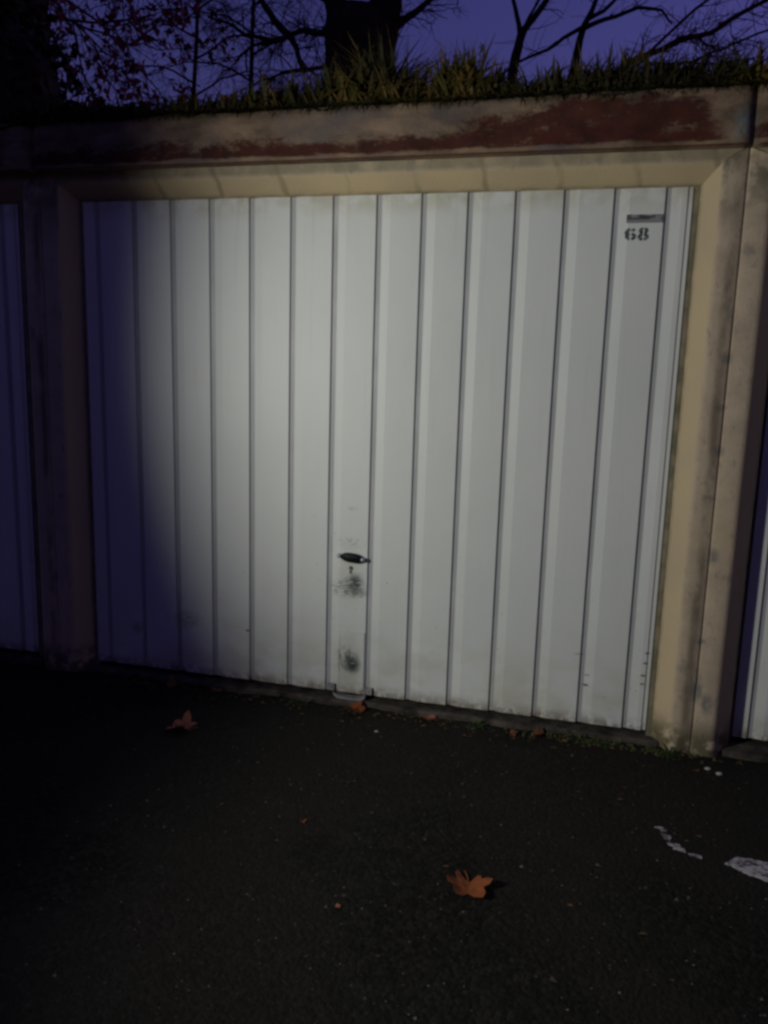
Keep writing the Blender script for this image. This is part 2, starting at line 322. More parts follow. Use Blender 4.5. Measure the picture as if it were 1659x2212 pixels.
# ------------------------------------------------------------------ garages
RIB0, PITCH, DW, DH = 0.0514, 0.17356, 2.3986, 2.0
def panel_poly(w):
    pts = [(0, 0.0), (0.0030, 0.0080), (0.0205, 0.0080), (0.0225, 0.0060), (0.052, 0.0008), (0.0555, 0.0), (w-0.0006, 0.0)]
    return pts + [(w-0.0006, 0.024), (0, 0.024)]
def make_garage():
    root = empty('garage', (0, 0, 0))
    # jamb profile: (offset away from the opening, y)
    prof = [(0, 0.115), (0, 0.012), (0.006, 0.006), (0.050, -0.045), (0.058, -0.0535), (0.066, -0.0585), (0.076, -0.060)]
    for side in (1, -1):
        xi = 2.42 if side == 1 else -0.02
        xe = 2.5588 if side == 1 else -0.1598
        p = MB(); zb = -0.07; ns = 24
        P = [(xi+side*o, y, 2.005+o) for o, y in prof]
        P += [(xe-side*0.007, -0.060, 2.1045), (xe-side*0.002, -0.0575, 2.1045), (xe, -0.052, 2.1045), (xe, 0.09, 2.1045)]
        vs = []
        for kk in range(ns+1):
            for x, y, zt in P:
                z = zb+(zt-zb)*kk/ns; j = 0.0022*mnoise.noise(Vector((x*9+side*5, y*9, z*2.3)))
                vs.append((x+(j if abs(x-xe) > .002 else 0), y+(j*0.8 if y < 0.0 else 0), z))
        n = len(P); fs = []
        for kk in range(ns):
            for i in range(n-1):
                f = (kk*n+i, kk*n+i+1, kk*n+n+i+1, kk*n+n+i); fs.append(f if side == 1 else f[::-1])
        p.add(vs, fs)
        # flat piece of front above the mitre
        a, b = (xi+side*0.076, xe-side*0.014)
        p.box((min(xi, xe)+0.001, 0.09, zb), (max(xi, xe)-0.001, 5.0, 2.29))
        p.build('pillar', CREAM, root, smooth=True)
    l = MB(); nsx = 30
    P = [(o, y) for o, y in prof]
    vs = []
    for kk in range(nsx+1):
        for o, y in P:
            x0, x1 = -0.02-o, 2.42+o; x = x0+(x1-x0)*kk/nsx
            j = 0.0022*mnoise.noise(Vector((x*2.3, y*9, o*9)))
            vs.append((x, y+(j if y < 0 else 0), 2.005+o+j*0.6))
    n = len(P)
    fs = [(kk*n+i, kk*n+i+1, kk*n+n+i+1, kk*n+n+i) for kk in range(nsx) for i in range(n-1)]
    l.add(vs, fs)
    l.add([(-0.096, -0.0603, 2.0809), (2.496, -0.0603, 2.0809), (2.545, -0.0603, 2.105), (2.545, -0.0603, 2.11), (-0.145, -0.0603, 2.11), (-0.145, -0.0603, 2.105)], [(0, 1, 2, 3, 4, 5)])
    l.box((-0.018, 0.0905, 2.0), (2.418, 0.16, 2.11))
    l.build('lintel', LINT, root, smooth=False)
    # concrete eaves beam, slightly uneven, worn upper edge
    f = MB(); nsx = 90
    P = [(0.09, 2.105), (-0.108, 2.105), (-0.113, 2.1062), (-0.115, 2.110), (-0.114, 2.150), (-0.112, 2.190), (-0.110, 2.230), (-0.107, 2.265), (-0.100, 2.284), (-0.086, 2.294), (-0.02, 2.298), (0.09, 2.298)]
    vs = []
    for kk in range(nsx+1):
        x = -0.1585+(2.716)*kk/nsx
        e = min(x+0.1585, 2.5575-x); rnd = 0.020*max(0, 1-e/0.03)**2
        for y, z in P:
            j = 0.0045*mnoise.noise(Vector((x*5, y*6, z*9)))+0.003*mnoise.noise(Vector((x*21, y*6, z*23)))
            out_ = 1 if y < -0.08 else 0
            zz = z+(0.006*mnoise.noise(Vector((x*3.1, 4, 1))) + 0.004*mnoise.noise(Vector((x*17, 4, 1))) if z > 2.28 else 0)
            vs.append((x, y+out_*(j+rnd), zz+(0.0015*mnoise.noise(Vector((x*12, 9, 1))) if z < 2.12 else 0)))
    n = len(P)
    fs = [(kk*n+i, kk*n+i+1, kk*n+n+i+1, kk*n+n+i)[::-1] for kk in range(nsx) for i in range(n-1)]
    fs += [tuple(range(n)), tuple(range(nsx*n, nsx*n+n))[::-1]]
    f.add(vs, fs); fo = f.build('fascia', FASC, root, smooth=True)
    r = MB(); r.box((-0.1585, 0.091, 2.20), (2.5575, 5.0, 2.285)); r.build('roof', ROOF, root)
    r = MB(); r.box((-0.1585, 5.001, -0.07), (2.5575, 5.1, 2.285)); r.build('back_wall', INNER, root)
    # threshold slab, broken front edge
    s = MB(); nsx = 60; vs = []
    for kk in range(nsx+1):
        x = -0.045+2.49*kk/nsx
        e = 0.022*mnoise.noise(Vector((x*5, 1, 2)))+0.012*mnoise.noise(Vector((x*23, 1, 2)))
        dz = 0.004*mnoise.noise(Vector((x*4, 7, 2)))
        vs += [(x, -0.038+e, -0.075), (x, -0.036+e, -0.030+dz), (x, -0.028+e, -0.0245+dz), (x, 0.10, -0.024), (x, 4.99, -0.024)]
    s.add(vs, [(kk*5+i, kk*5+5+i, kk*5+6+i, kk*5+i+1) for kk in range(nsx) for i in range(4)])
    s.build('threshold', SLAB, root)
    # steel frame round the leaf
    for x0, x1 in ((-0.0195, -0.004), (2.4026, 2.4195)):
        b = MB(); b.box((x0, 0.010, -0.022), (x1, 0.05, 2.004)); b.build('door_frame', FRAME, root)
    b = MB(); b.box((-0.019, 0.012, 2.0015), (2.419, 0.05, 2.0048)); b.build('door_frame', FRAME, root)
    # door leaf
    d = empty('door'); d.parent = root
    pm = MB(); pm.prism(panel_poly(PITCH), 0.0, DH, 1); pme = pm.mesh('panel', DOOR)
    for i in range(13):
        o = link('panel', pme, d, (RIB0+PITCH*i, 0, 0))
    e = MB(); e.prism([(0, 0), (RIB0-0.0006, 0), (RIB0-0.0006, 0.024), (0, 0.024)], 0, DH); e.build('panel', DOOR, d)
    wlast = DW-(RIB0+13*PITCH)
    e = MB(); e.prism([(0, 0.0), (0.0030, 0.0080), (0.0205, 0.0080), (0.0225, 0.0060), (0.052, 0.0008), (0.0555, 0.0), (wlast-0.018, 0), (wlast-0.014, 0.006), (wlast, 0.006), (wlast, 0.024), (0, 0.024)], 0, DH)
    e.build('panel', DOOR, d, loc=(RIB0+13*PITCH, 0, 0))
    return root, d
main, main_door = make_garage()
left = copy_tree(main); left.location.x = -2.72
right = copy_tree(main); right.location.x = 2.72
for ch in right.children:                                       # its leaf hangs a little deeper in the opening
    if ch.name.startswith('door'): ch.location.y += 0.055
tag(main, 'middle garage of the row, its white ribbed door lit and numbered 68', 'garage', 'precast garages in a row')
tag(left, 'unlit garage at the left edge of the photo, its ribbed door in darkness', 'garage', 'precast garages in a row')
tag(right, 'garage at the right edge of the photo, only a strip of pale door showing', 'garage', 'precast garages in a row')

jf = MB(); jf.prism([(2.5590, -0.0555), (2.5610, -0.0555), (2.5610, -0.02), (2.5590, -0.02)], -0.07, 2.10)
jf.build('joint_filler', mat_simple('joint_mortar', (0.10, 0.08, 0.06), (0.42, 0.33, 0.235), 6, 0.95), main)

# added unseen block behind the viewer, keeps low sky light off the doors
fr = empty('sky_blocker', (1.2, -8.2, 0))
b = MB(); b.box((-17, -5, -0.07), (17, -0.12, 4.8)); b.box((-17, -0.119, 2.08), (17, 0.12, 2.40)); b.build('wall', INNER, fr)
for i in range(-6, 7):
    b = MB(); b.box((i*2.72-0.16, -0.119, -0.07), (i*2.72+0.16, 0.0, 2.079)); b.build('pillar', CREAM, fr)
for i in range(-6, 6):
    b = MB(); b.box((i*2.72+0.17, -0.118, 0), (i*2.72+2.55, -0.08, 2.07)); b.build('door', DOOR, fr)
tag(fr, 'added two-storey block with garage doors, unseen behind the viewer, shutting out low sky light', 'building')

# fittings on the numbered door
h = MB(); N = 20; hx, hz = 1.203, 0.590
def ring(y, sx, sz, tilt=-0.09):
    return [(hx+sx*math.cos(2*math.pi*i/N)*math.cos(tilt)-sz*math.sin(2*math.pi*i/N)*math.sin(tilt), y,
             hz+sx*math.cos(2*math.pi*i/N)*math.sin(tilt)+sz*math.sin(2*math.pi*i/N)*math.cos(tilt)) for i in range(N)]
stk = [ring(-0.001, .019, .014), ring(-0.012, .015, .011), ring(-0.013, .042, .015), ring(-0.018, .046, .020), ring(-0.026, .047, .020), ring(-0.031, .040, .014)]
h.add([p for r_ in stk for p in r_], [(k*N+i, k*N+(i+1) % N, (k+1)*N+(i+1) % N, (k+1)*N+i) for k in range(5) for i in range(N)]+[tuple(range(5*N, 6*N))])
h.cur = 1
for sx_ in (-1, 1):
    c = Vector((hx+sx_*0.049, -0.021, hz-sx_*0.0047)); h.tube([c-Vector((0.008, 0, 0)), c, c+Vector((0.006, 0, 0)), c+Vector((0.0085, 0, 0))], [0.0085, 0.0095, 0.008, 0.003], sides=10)
h.build('handle', [BLACK, CHROME], main_door, smooth=True)
k = MB()
k.tube([(1.196, -0.0005, 0.542), (1.196, -0.004, 0.542), (1.196, -0.006, 0.542)], [0.009, 0.009, 0.007], sides=14)
k.box((1.191, -0.004, 0.518), (1.200, -0.0008, 0.535)); k.cur = 1
k.tube([(1.197, -0.0055, 0.544), (1.197, -0.0075, 0.544)], 0.0042, sides=10); k.box((1.1935, -0.0052, 0.521), (1.1975, -0.0035, 0.531))
k.build('lock', [GALV, BLACK], main_door)
k = MB()                                                       # pressed cover over the lower bolt, rounded foot
pts = [(1.157, 0.27), (1.157, 0.026)]+[(1.2095-0.0525*math.cos(R(a)), 0.026-0.022*math.sin(R(a))) for a in range(15, 180, 15)]+[(1.262, 0.026), (1.262, 0.27)]
n = len(pts)
vs = [(x, -0.004, z) for x, z in pts]+[(x, -0.0008, z) for x, z in pts]
k.add(vs, [tuple(range(n))]+[(i, n+i, n+(i+1) % n, (i+1) % n) for i in range(n)])
k.build('bolt_cover', DOOR, main_door)
k = MB()                                                       # curved latch bracket hanging under the leaf
vs = []; n = 16
for i in range(n+1):
    a = math.pi*i/n; x = 1.204-0.072*math.cos(a); z = 0.012-0.030*math.sin(a)**0.7
    vs += [(x, -0.016, z), (x, -0.016, z-0.010*math.sin(a)-0.006), (x, 0.02, z-0.010*math.sin(a)-0.006), (x, 0.02, z)]
k.add(vs, [(4*i+j, 4*i+(j+1) % 4, 4*i+4+(j+1) % 4, 4*i+4+j) for i in range(n) for j in range(4)]+[(3, 2, 1, 0), (4*n, 4*n+1, 4*n+2, 4*n+3)])
for sx_ in (-1, 1):
    cx_ = 1.204+sx_*0.082; k.box((cx_-0.015, -0.012, 0.006), (cx_+0.015, -0.0008, 0.034)); k.tube([(cx_, -0.012, 0.021), (cx_, -0.016, 0.021)], 0.006, 0.005, 8)
ko = k.build('latch_bracket', GALV, main_door)
k = MB(); k.box((2.183, -0.0045, 1.883), (2.304, -0.0008, 1.911))
for px in (2.188, 2.299): k.tube([(px, -0.0044, 1.897), (px, -0.0062, 1.897)], 0.0025, 0.002, 8)
k.build('name_plate', PLATE, main_door)
def arc(mb, cx, cz, r0, r1, a0, a1, sx=1.0, n=10):
    sx *= 1.12; r0 *= .9; r1 *= 1.08
    vs = []
    for i in range(n+1):
        a = R(a0+(a1-a0)*i/n)
        for r in (r0, r1):
            for y in (-0.0016, -0.0004): vs.append((cx+sx*r*math.cos(a), y, cz+r*math.sin(a)))
    fs = []
    for i in range(n):
        b = 4*i; fs += [(b, b+2, b+6, b+4), (b+2, b+3, b+7, b+6), (b+1, b, b+4, b+5)]
    mb.add(vs, fs)
cz = 1.8465
six = MB(); cx_ = 2.2005
arc(six, cx_, cz-0.009, 0.0055, 0.0125, 105, 255, 1.25); arc(six, cx_, cz-0.009, 0.0055, 0.0125, -75, 75, 1.25)
arc(six, cx_+0.005, cz-0.003, 0.0165, 0.0235, 112, 178, 0.95); arc(six, cx_+0.008, cz+0.013, 0.0, 0.0052, 0, 360, 1.1)
six.build('number_six', DIGIT, main_door)
eig = MB(); cx_ = 2.2435
arc(eig, cx_, cz-0.0105, 0.0048, 0.0125, 102, 258, 1.25); arc(eig, cx_, cz-0.0105, 0.0048, 0.0125, -78, 78, 1.25)
arc(eig, cx_, cz+0.0105, 0.0038, 0.0108, 104, 256, 1.25); arc(eig, cx_, cz+0.0105, 0.0038, 0.0108, -76, 76, 1.25)
eig.build('number_eight', DIGIT, main_door)

# ------------------------------------------------------------------ road paint, stones, gravel
def blob(pts, z=0.004):
    m = MB(); n = len(pts); cx = sum(p[0] for p in pts)/n; cy = sum(p[1] for p in pts)/n; Q = []
    for i in range(n):
        a, b = pts[i], pts[(i+1) % n]
        for t in [k_/10 for k_ in range(10)]:
            x, y = a[0]*(1-t)+b[0]*t, a[1]*(1-t)+b[1]*t
            j = 0.010*mnoise.noise(Vector((x*75, y*75, 1)))+0.006*mnoise.noise(Vector((x*190, y*190, 4))); Q.append((x+j, y+0.6*j))
    nq = len(Q); top = [(x, y, ground_z(x, y)+z) for x, y in Q]; bot = [(x, y, ground_z(x, y)-0.003) for x, y in Q]
    m.add([(cx, cy, ground_z(cx, cy)+z)]+top+bot, [(0, 1+i, 1+(i+1) % nq) for i in range(nq)]+[(1+i, 1+nq+i, 1+nq+(i+1) % nq, 1+(i+1) % nq) for i in range(nq)])
    return m
tag(blob([(2.585, -0.765), (2.62, -0.790), (2.68, -0.815), (2.80, -0.86), (2.84, -0.80), (2.80, -0.745), (2.70, -0.72), (2.62, -0.725)]).build('paint_mark', WPAINT),
    'large worn white paint patch on the asphalt at the right edge of the photo', 'paint mark')
sm = MB()
for P_ in ([(2.400, -0.622), (2.412, -0.640), (2.430, -0.642), (2.424, -0.618)], [(2.412, -0.655), (2.420, -0.680), (2.440, -0.690), (2.438, -0.664)],
           [(2.425, -0.705), (2.445, -0.735), (2.480, -0.738), (2.462, -0.702)], [(2.488, -0.742), (2.500, -0.755), (2.522, -0.762), (2.510, -0.744)]):
    b_ = blob(P_, 0.003); sm.add(b_.v, b_.f)
tag(sm.build('paint_mark', WPAINT), 'narrow broken streak of pale paint on the asphalt left of the large white patch', 'paint mark')
def stone(x, y, r, lab):
    m = MB(); vs = []; N_ = 8
    for k_, (zz, rr) in enumerate(((0, .8), (.35, 1), (.75, .7))):
        for i in range(N_):
            a = 2*math.pi*i/N_; q = rr*r*(1+0.35*mnoise.noise(Vector((x*9+math.cos(a), y*9+math.sin(a), k_))))
            vs.append((math.cos(a)*q*1.35, math.sin(a)*q, zz*r))
    vs.append((0, 0, 0.95*r))
    m.add(vs, [(k_*N_+i, k_*N_+(i+1) % N_, (k_+1)*N_+(i+1) % N_, (k_+1)*N_+i) for k_ in range(2) for i in range(N_)]+[(2*N_+i, 2*N_+(i+1) % N_, 3*N_) for i in range(N_)])
    tag(m.build('stone', STONE, loc=(x, y, ground_z(x, y)-0.001)), lab, 'stone')
stone(2.610, -0.162, 0.0085, 'left of two small pale stones on the asphalt before the right pillar')
stone(2.645, -0.190, 0.0095, 'right of two small pale stones on the asphalt before the right pillar')
stone(1.385, -0.235, 0.006, 'tiny pale stone alone on the asphalt in front of the door middle')
gr = MB(); random.seed(11)
for i in range(1100):
    x = random.uniform(0.4, 3.1); y = -random.random()**0.8*1.75; r = random.uniform(0.0012, 0.0042) if random.random() < .95 else random.uniform(.004, .0065)
    zc = ground_z(x, y); a = random.random()*6.3
    vs = [(x+r*1.5*math.cos(a+q)*random.uniform(.7, 1.2), y+r*1.1*math.sin(a+q)*random.uniform(.7, 1.2), zc-0.001) for q in (0, 1.57, 3.14, 4.71)]
    vs.append((x+r*.2, y, zc+r*0.9)); gr.add(vs, [(0, 1, 4), (1, 2, 4), (2, 3, 4), (3, 0, 4)])
tag(gr.build('gravel', GRAV), 'scattered tiny gravel chips on the dark asphalt', 'gravel', kind='stuff')

# ------------------------------------------------------------------ fallen leaves
def leaf(name, loc, size, rot, mat, lab, curl=0.35, seed=1, tilt=(0, 0), group=None, lobes=5):
    rnd = random.Random(seed); out_ = []
    n = lobes*2
    for i in range(n+1):
        a = R(-150+300*i/n); L = (1.0 if i % 2 == 0 else 0.62)*(0.75+0.35*math.cos(a*0.5))*rnd.uniform(.85, 1.15)
        out_.append((a, L))
    pts = [(0, -0.10)]
    for i in range(n):
        (a, L), (b, K) = out_[i], out_[i+1]
        for t in (0, .5):
            q = a+(b-a)*t; l_ = (L+(K-L)*t)*(1.0 if t == 0 else 1.06); pts.append((l_*math.sin(q), l_*math.cos(q)))
    pts.append((out_[n][1]*math.sin(out_[n][0]), out_[n][1]*math.cos(out_[n][0])))
    c1, c2 = rnd.uniform(.6, 1.4), rnd.uniform(-.5, .5)
    def Z(x, y): return curl*(c1*abs(x)**1.6+0.4*c2*y*abs(y)+0.22*mnoise.noise(Vector((x*2.3+seed, y*2.3, seed))))
    vs = []; fs = []
    m = MB(); np_ = len(pts)
    for off in (0, -0.018):
        vs.append((0, .2, Z(0, .2)+off))
        for s_ in (.5, 1): vs += [(x*s_, .2+(y-.2)*s_, Z(x*s_, .2+(y-.2)*s_)+off) for x, y in pts]
    T = 1+2*np_
    for b, fl in ((0, 1), (T, -1)):
        for i in range(np_):
            j = (i+1) % np_
            for f in ((b, b+1+i, b+1+j), (b+1+i, b+1+np_+i, b+1+np_+j, b+1+j)): fs.append(f[::fl])
    for i in range(np_):
        j = (i+1) % np_; fs.append((1+np_+i, T+1+np_+i, T+1+np_+j, 1+np_+j))
    m.add(vs, fs)
    m.tube([(0, -0.05, Z(0, -.05)), (0.05, -0.45, 0.03), (0.16, -0.9, 0.02)], 0.03, 0.02, 4)
    zmin = min(v[2] for v in m.v); m.v = [(v[0]*size, v[1]*size, (v[2]-zmin)*size) for v in m.v]
    o = m.build(name, mat, loc=loc, smooth=False); o.rotation_euler = (tilt[0], tilt[1], rot)
    tag(o, lab, 'leaf', group); return o
def gl(x, y, *a, **k): return leaf('fallen_leaf', (x, y, ground_z(x, y)+0.001), *a, **k)
gl(1.876, -1.085, 0.068, R(188), DRY2, 'orange lobed leaf lying alone on the asphalt in the foreground', curl=0.40, seed=3)
gl(0.665, -0.44, 0.058, R(100), DRYR, 'large curled reddish leaf on the asphalt in the shade left of the door middle', curl=0.95, seed=5)
gl(1.245, -0.075, 0.050, R(250), DRY2, 'orange leaf lying at the foot of the door just below the latch', curl=0.6, seed=8)
gl(1.895, -0.105, 0.026, R(30), DRYM, 'small orange leaf scrap at the threshold right of the door middle', curl=0.8, seed=9)
gl(1.555, -0.060, 0.036, R(70), DRYR, 'narrow reddish leaf on the threshold edge right of the latch', curl=0.8, seed=10, lobes=3)
gl(0.43, -0.07, 0.040, R(160), DRYM, 'dim brown leaf at the foot of the shaded left end of the door', curl=0.8, seed=12)
gl(0.62, -0.055, 0.028, R(40), DRYR, 'small reddish leaf scrap on the threshold near the left end', curl=0.7, seed=13, lobes=3)
gl(2.0, -0.085, 0.030, R(300), DRYM, 'brown leaf scrap tucked under the fourth panel from the right', curl=0.9, seed=14, lobes=3)
gl(1.33, -0.92, 0.011, R(10), DRY2, 'tiny orange leaf fragment on the asphalt left of the foreground leaf', curl=0.6, seed=15, lobes=3)
gl(1.56, -1.28, 0.010, R(90), DRYR, 'tiny reddish leaf fragment at the bottom of the photo', curl=0.6, seed=16, lobes=3)

lt = MB(); random.seed(77)
for i in range(170):
    x = random.uniform(0.1, 2.75); y = -0.075-abs(random.gauss(0, .05)) if random.random() < .75 else -random.uniform(.1, 1.5)
    r_ = random.uniform(.003, .011); a = random.random()*6.28; z = ground_z(x, y)+.001; t_ = random.uniform(.1, .7)
    P_ = [(x+r_*math.cos(a+q)*w_, y+r_*.6*math.sin(a+q)*w_, z+r_*t_*h_) for q, w_, h_ in ((0, 1.3, .1), (1.4, .8, .8), (3.1, 1.2, .3), (4.6, .8, 1.0))]
    lt.add(P_+[(p[0], p[1], p[2]-.0006) for p in P_], [(0, 1, 2), (0, 2, 3), (6, 5, 4), (7, 6, 4), (0, 4, 5, 1), (1, 5, 6, 2), (2, 6, 7, 3), (3, 7, 4, 0)])
tag(lt.build('leaf_litter', mat_random('leaf_crumbs', ((0.05, 0.025, 0.012), (0.20, 0.09, 0.04), (0.10, 0.06, 0.03)))), 'crumbs of broken brown leaves along the foot of the door', 'leaf litter', kind='stuff')

# ------------------------------------------------------------------ weeds
def blade(mb, base, d, L, wd, bend, segs=4):
    base = Vector(base); d = Vector(d).normalized(); side = d.cross(Vector((0, 0, 1)))
    if side.length < .05: side = Vector((1, 0, 0))
    side.normalize(); vs = []; p = base.copy()
    for i in range(segs+1):
        t = i/segs; ww = wd*(1-t)**0.7*(0.6+0.4*min(1, t*4)); vs += [p-side*ww/2, p+side*ww/2+Vector((0, 0, ww*.15))]
        d = (d+Vector((d.x*bend, d.y*bend, -bend))/segs).normalized(); p = p+d*L/segs
    mb.add(vs, [(2*i, 2*i+1, 2*i+3, 2*i+2) for i in range(segs)])
def weed(x, y, size, lab, seed, n=26, mat=None):
    rnd = random.Random(seed); m = MB()
    for i in range(n):
        a = rnd.random()*6.28; up = rnd.uniform(.25, 1.6)
        blade(m, (rnd.gauss(0, size*.3), rnd.gauss(0, size*.12), -0.002), (math.cos(a), math.sin(a)*.7-.25, up), size*rnd.uniform(.5, 1.1), size*rnd.uniform(.12, .22), rnd.uniform(.5, 1.6))
    tag(m.build('weed', mat or WEEDM, loc=(x, y, ground_z(x, y))), lab, 'weed')
weed(1.00, -0.065, 0.055, 'small yellow-green weed on the threshold left of the latch', 1, 30)
weed(1.76, -0.065, 0.050, 'small green weed at the threshold right of the door middle', 2)
weed(1.50, -0.050, 0.040, 'thin weed tuft at the threshold between the latch and the narrow leaf', 3, 20)
weed(2.14, -0.060, 0.050, 'low spreading weed under the third panel from the right', 4, 30)
weed(2.24, -0.075, 0.060, 'low leafy weed under the second panel from the right', 5, 34)
weed(2.47, -0.085, 0.055, 'yellow-green mossy tuft at the foot of the right pillar', 6, 60)
weed(1.60, 0.010, 0.040, 'short sprig standing against the door bottom right of the latch', 7, 10)
mm = MB(); random.seed(5)
for i in range(420):
    x = random.choice((random.gauss(2.47, .05), random.gauss(2.2, .2), random.uniform(0.2, 2.6))); y = -0.062+random.gauss(0, .022)
    if x > 2.42: y = min(y, -0.062)
    r = random.uniform(.004, .012); a = random.random()*6
    z = ground_z(x, y); vs = [(x+r*math.cos(a+q), y+r*math.sin(a+q), z-.002) for q in (0, 1.26, 2.5, 3.77, 5.0)]+[(x, y, z+r*.6)]
    mm.add(vs, [(q, (q+1) % 5, 5) for q in range(5)])
tag(mm.build('moss', mat_simple('olive_moss', (0.035, 0.04, 0.015), (0.10, 0.09, 0.035), 30, 0.95, 0.1)), 'low moss and dirt crumbs along the foot of the doors', 'moss', kind='stuff')

# ------------------------------------------------------------------ growth on the roof edge
rm = MB(); nx_, ny_ = 170, 16; vs = []
for j in range(ny_):
    for i in range(nx_):
        x = -2.9+8.2*i/(nx_-1); y = -0.090+0.075*j if j < 6 else 0.28+0.45*(j-5)
        if j == 0: y = -0.112-0.022*max(0, mnoise.noise(Vector((x*5, 3, 1)))+mnoise.noise(Vector((x*19, 3, 1)))*.6)
        hgt = 0.040+0.038*mnoise.noise(Vector((x*3, y*4, 0)))+0.03*mnoise.noise(Vector((x*14, y*14, 5)))
        hgt += 0.03*max(0, min(1, (0.9-x)/0.5))
        hgt = max(hgt, 0.006)*min(1, j/2.0)+0.001
        vs.append((x, y, 2.296+hgt if j else 2.286-0.028*max(0, mnoise.noise(Vector((x*5, 3, 1)))+mnoise.noise(Vector((x*19, 3, 1)))*.6)))
rm.add(vs, [(j*nx_+i, j*nx_+i+1, (j+1)*nx_+i+1, (j+1)*nx_+i) for j in range(ny_-1) for i in range(nx_-1)])
tag(rm.build('roof_moss', MOSSM, smooth=True), 'mat of dark moss and soil covering the flat garage roofs', 'moss', kind='stuff')
PEAKS = [(0.62, .07, .06), (0.82, .10, .09), (1.02, .12, .12), (1.08, .1, .10), (1.19, .11, .15), (1.22, .14, .12), (1.30, .05, .20), (1.36, .10, .12), (1.52, .03, .15), (1.60, .03, .16), (1.68, .06, .10), (1.80, .10, .06),
         (1.92, .10, .09), (2.02, .06, .12), (2.13, .04, .13), (2.22, .05, .11), (2.32, .12, .12), (2.50, .12, .11), (2.66, .12, .13), (2.85, .12, .12), (0.45, .1, .06), (0.25, .1, .06), (-0.05, .15, .07)]
gm = MB(); random.seed(21)
for i in range(9500):
    if random.random() < .72:
        c, s_, hh = random.choice(PEAKS); x = random.gauss(c, s_*.75); y = random.gauss(-0.015, .05); L = hh*random.uniform(.5, 1.45)
    else:
        x = random.uniform(-0.6, 3.3); y = random.uniform(-.09, .35); L = random.uniform(.03, .11)
    y = max(y, -0.095)
    lean = 0.35+(0.35 if x > 2.0 else 0)
    d = (random.gauss(0.12*lean/0.35, .35), random.gauss(-.12, .3), 1)
    blade(gm, (x, y, 2.305), d, L, random.uniform(.003, .0065) if random.random() < .6 else random.uniform(.010, .022), random.uniform(.1, 1.4), 3)
for i in range(1900):           # blades and runners hanging a little over the edge
    x = random.uniform(-.2, 3.0); blade(gm, (x, -0.085, 2.30), (random.gauss(0, .9), -.5, random.uniform(-.5, .6)), random.uniform(.025, .08), random.uniform(.003, .010), random.uniform(.6, 2), 3)
tag(gm.build('roof_grass', GRASSM), 'ragged dark green and ochre grass along the roof edge above the doors', 'grass', kind='stuff')
def sprig(x, y, hgt, lab, seed, mat, lean=0.0, wide=.35):      # feathery upright weed with a stem and side leaves
    rnd = random.Random(seed); root = empty('roof_weed', (x, y, 2.305))
    st = MB(); pts = [(lean*hgt*t*t+.01*math.sin(t*5+seed), 0, hgt*t) for t in (0, .25, .5, .75, 1)]; st.tube(pts, .0035, .0012, 5); st.build('stem', TWIG, root)
    lv = MB()
    for i in range(46):
        t = rnd.uniform(.08, 1); a = rnd.random()*6.28; p = Vector((lean*hgt*t*t, 0, hgt*t))
        blade(lv, p, (math.cos(a), math.sin(a), .9), hgt*wide*(1.1-t)*rnd.uniform(.6, 1.1)+.012, .009, rnd.uniform(.2, 1.2), 3)
    lv.build('leaves', mat, root)
    tag(root, lab, 'weed')
sprig(1.245, -0.03, 0.20, 'tallest olive weed on the roof edge in front of the thick trunk', 1, GRASSM)
sprig(1.13, -0.01, 0.14, 'broad ochre weed on the roof edge just left of the tallest weed', 2, GRASSM, -.2, .5)
sprig(1.545, -0.03, 0.17, 'left one of two spiky upright weeds on the roof edge right of the trunk', 3, GRASSM, 0, .2)
sprig(1.635, -0.02, 0.19, 'right one of two spiky upright weeds on the roof edge right of the trunk', 4, GRASSM, .05, .18)
sprig(0.86, -0.02, 0.13, 'bushy weed on the roof edge left of the thick trunk', 5, GRASSM, -.3, .5)
sprig(2.13, -0.01, 0.15, 'thin weed on the roof edge above the third panel from the right', 6, GRASSM, .1, .25)
sprig(2.42, 0.0, 0.13, 'leaning weed on the roof edge above the right pillar', 7, GRASSM, .8, .3)
ORD = ['first', 'second', 'third', 'fourth', 'fifth', 'sixth', 'seventh', 'eighth', 'ninth', 'tenth', 'eleventh', 'twelfth', 'thirteenth', 'fourteenth', 'fifteenth']
rl = [(0.14, -.06, .04), (0.33, -.06, .04), (0.50, -.06, .035), (0.70, -.07, .045), (0.86, -.08, .04), (1.02, -.05, .035), (1.17, -.07, .045), (1.36, -.06, .03), (1.58, -.08, .04), (1.73, -.05, .03), (1.90, -.06, .035), (2.06, -.08, .03), (2.22, -.06, .03)]
for i, (x, y, s_) in enumerate(rl):
    rnd = random.Random(i); k = int((x-RIB0)/PITCH)+1
    leaf('dead_leaf', (x, y, 2.325+rnd.uniform(0, .03)), s_*.75, rnd.random()*6, DRYM, 'curled brown dead leaf in the roof grass above the %s door panel from the left' % ORD[k], .9, 30+i, (rnd.uniform(.3, 1.4), rnd.uniform(-.6, .6)), 'dead leaves in the roof grass', 3 if i % 2 else 5)
leaf('dead_leaf', (2.62, -.06, 2.34), .032, 2.2, DRYM, 'curled brown dead leaf in the roof grass above the right pillar', .9, 51, (.8, .2), 'dead leaves in the roof grass', 5)

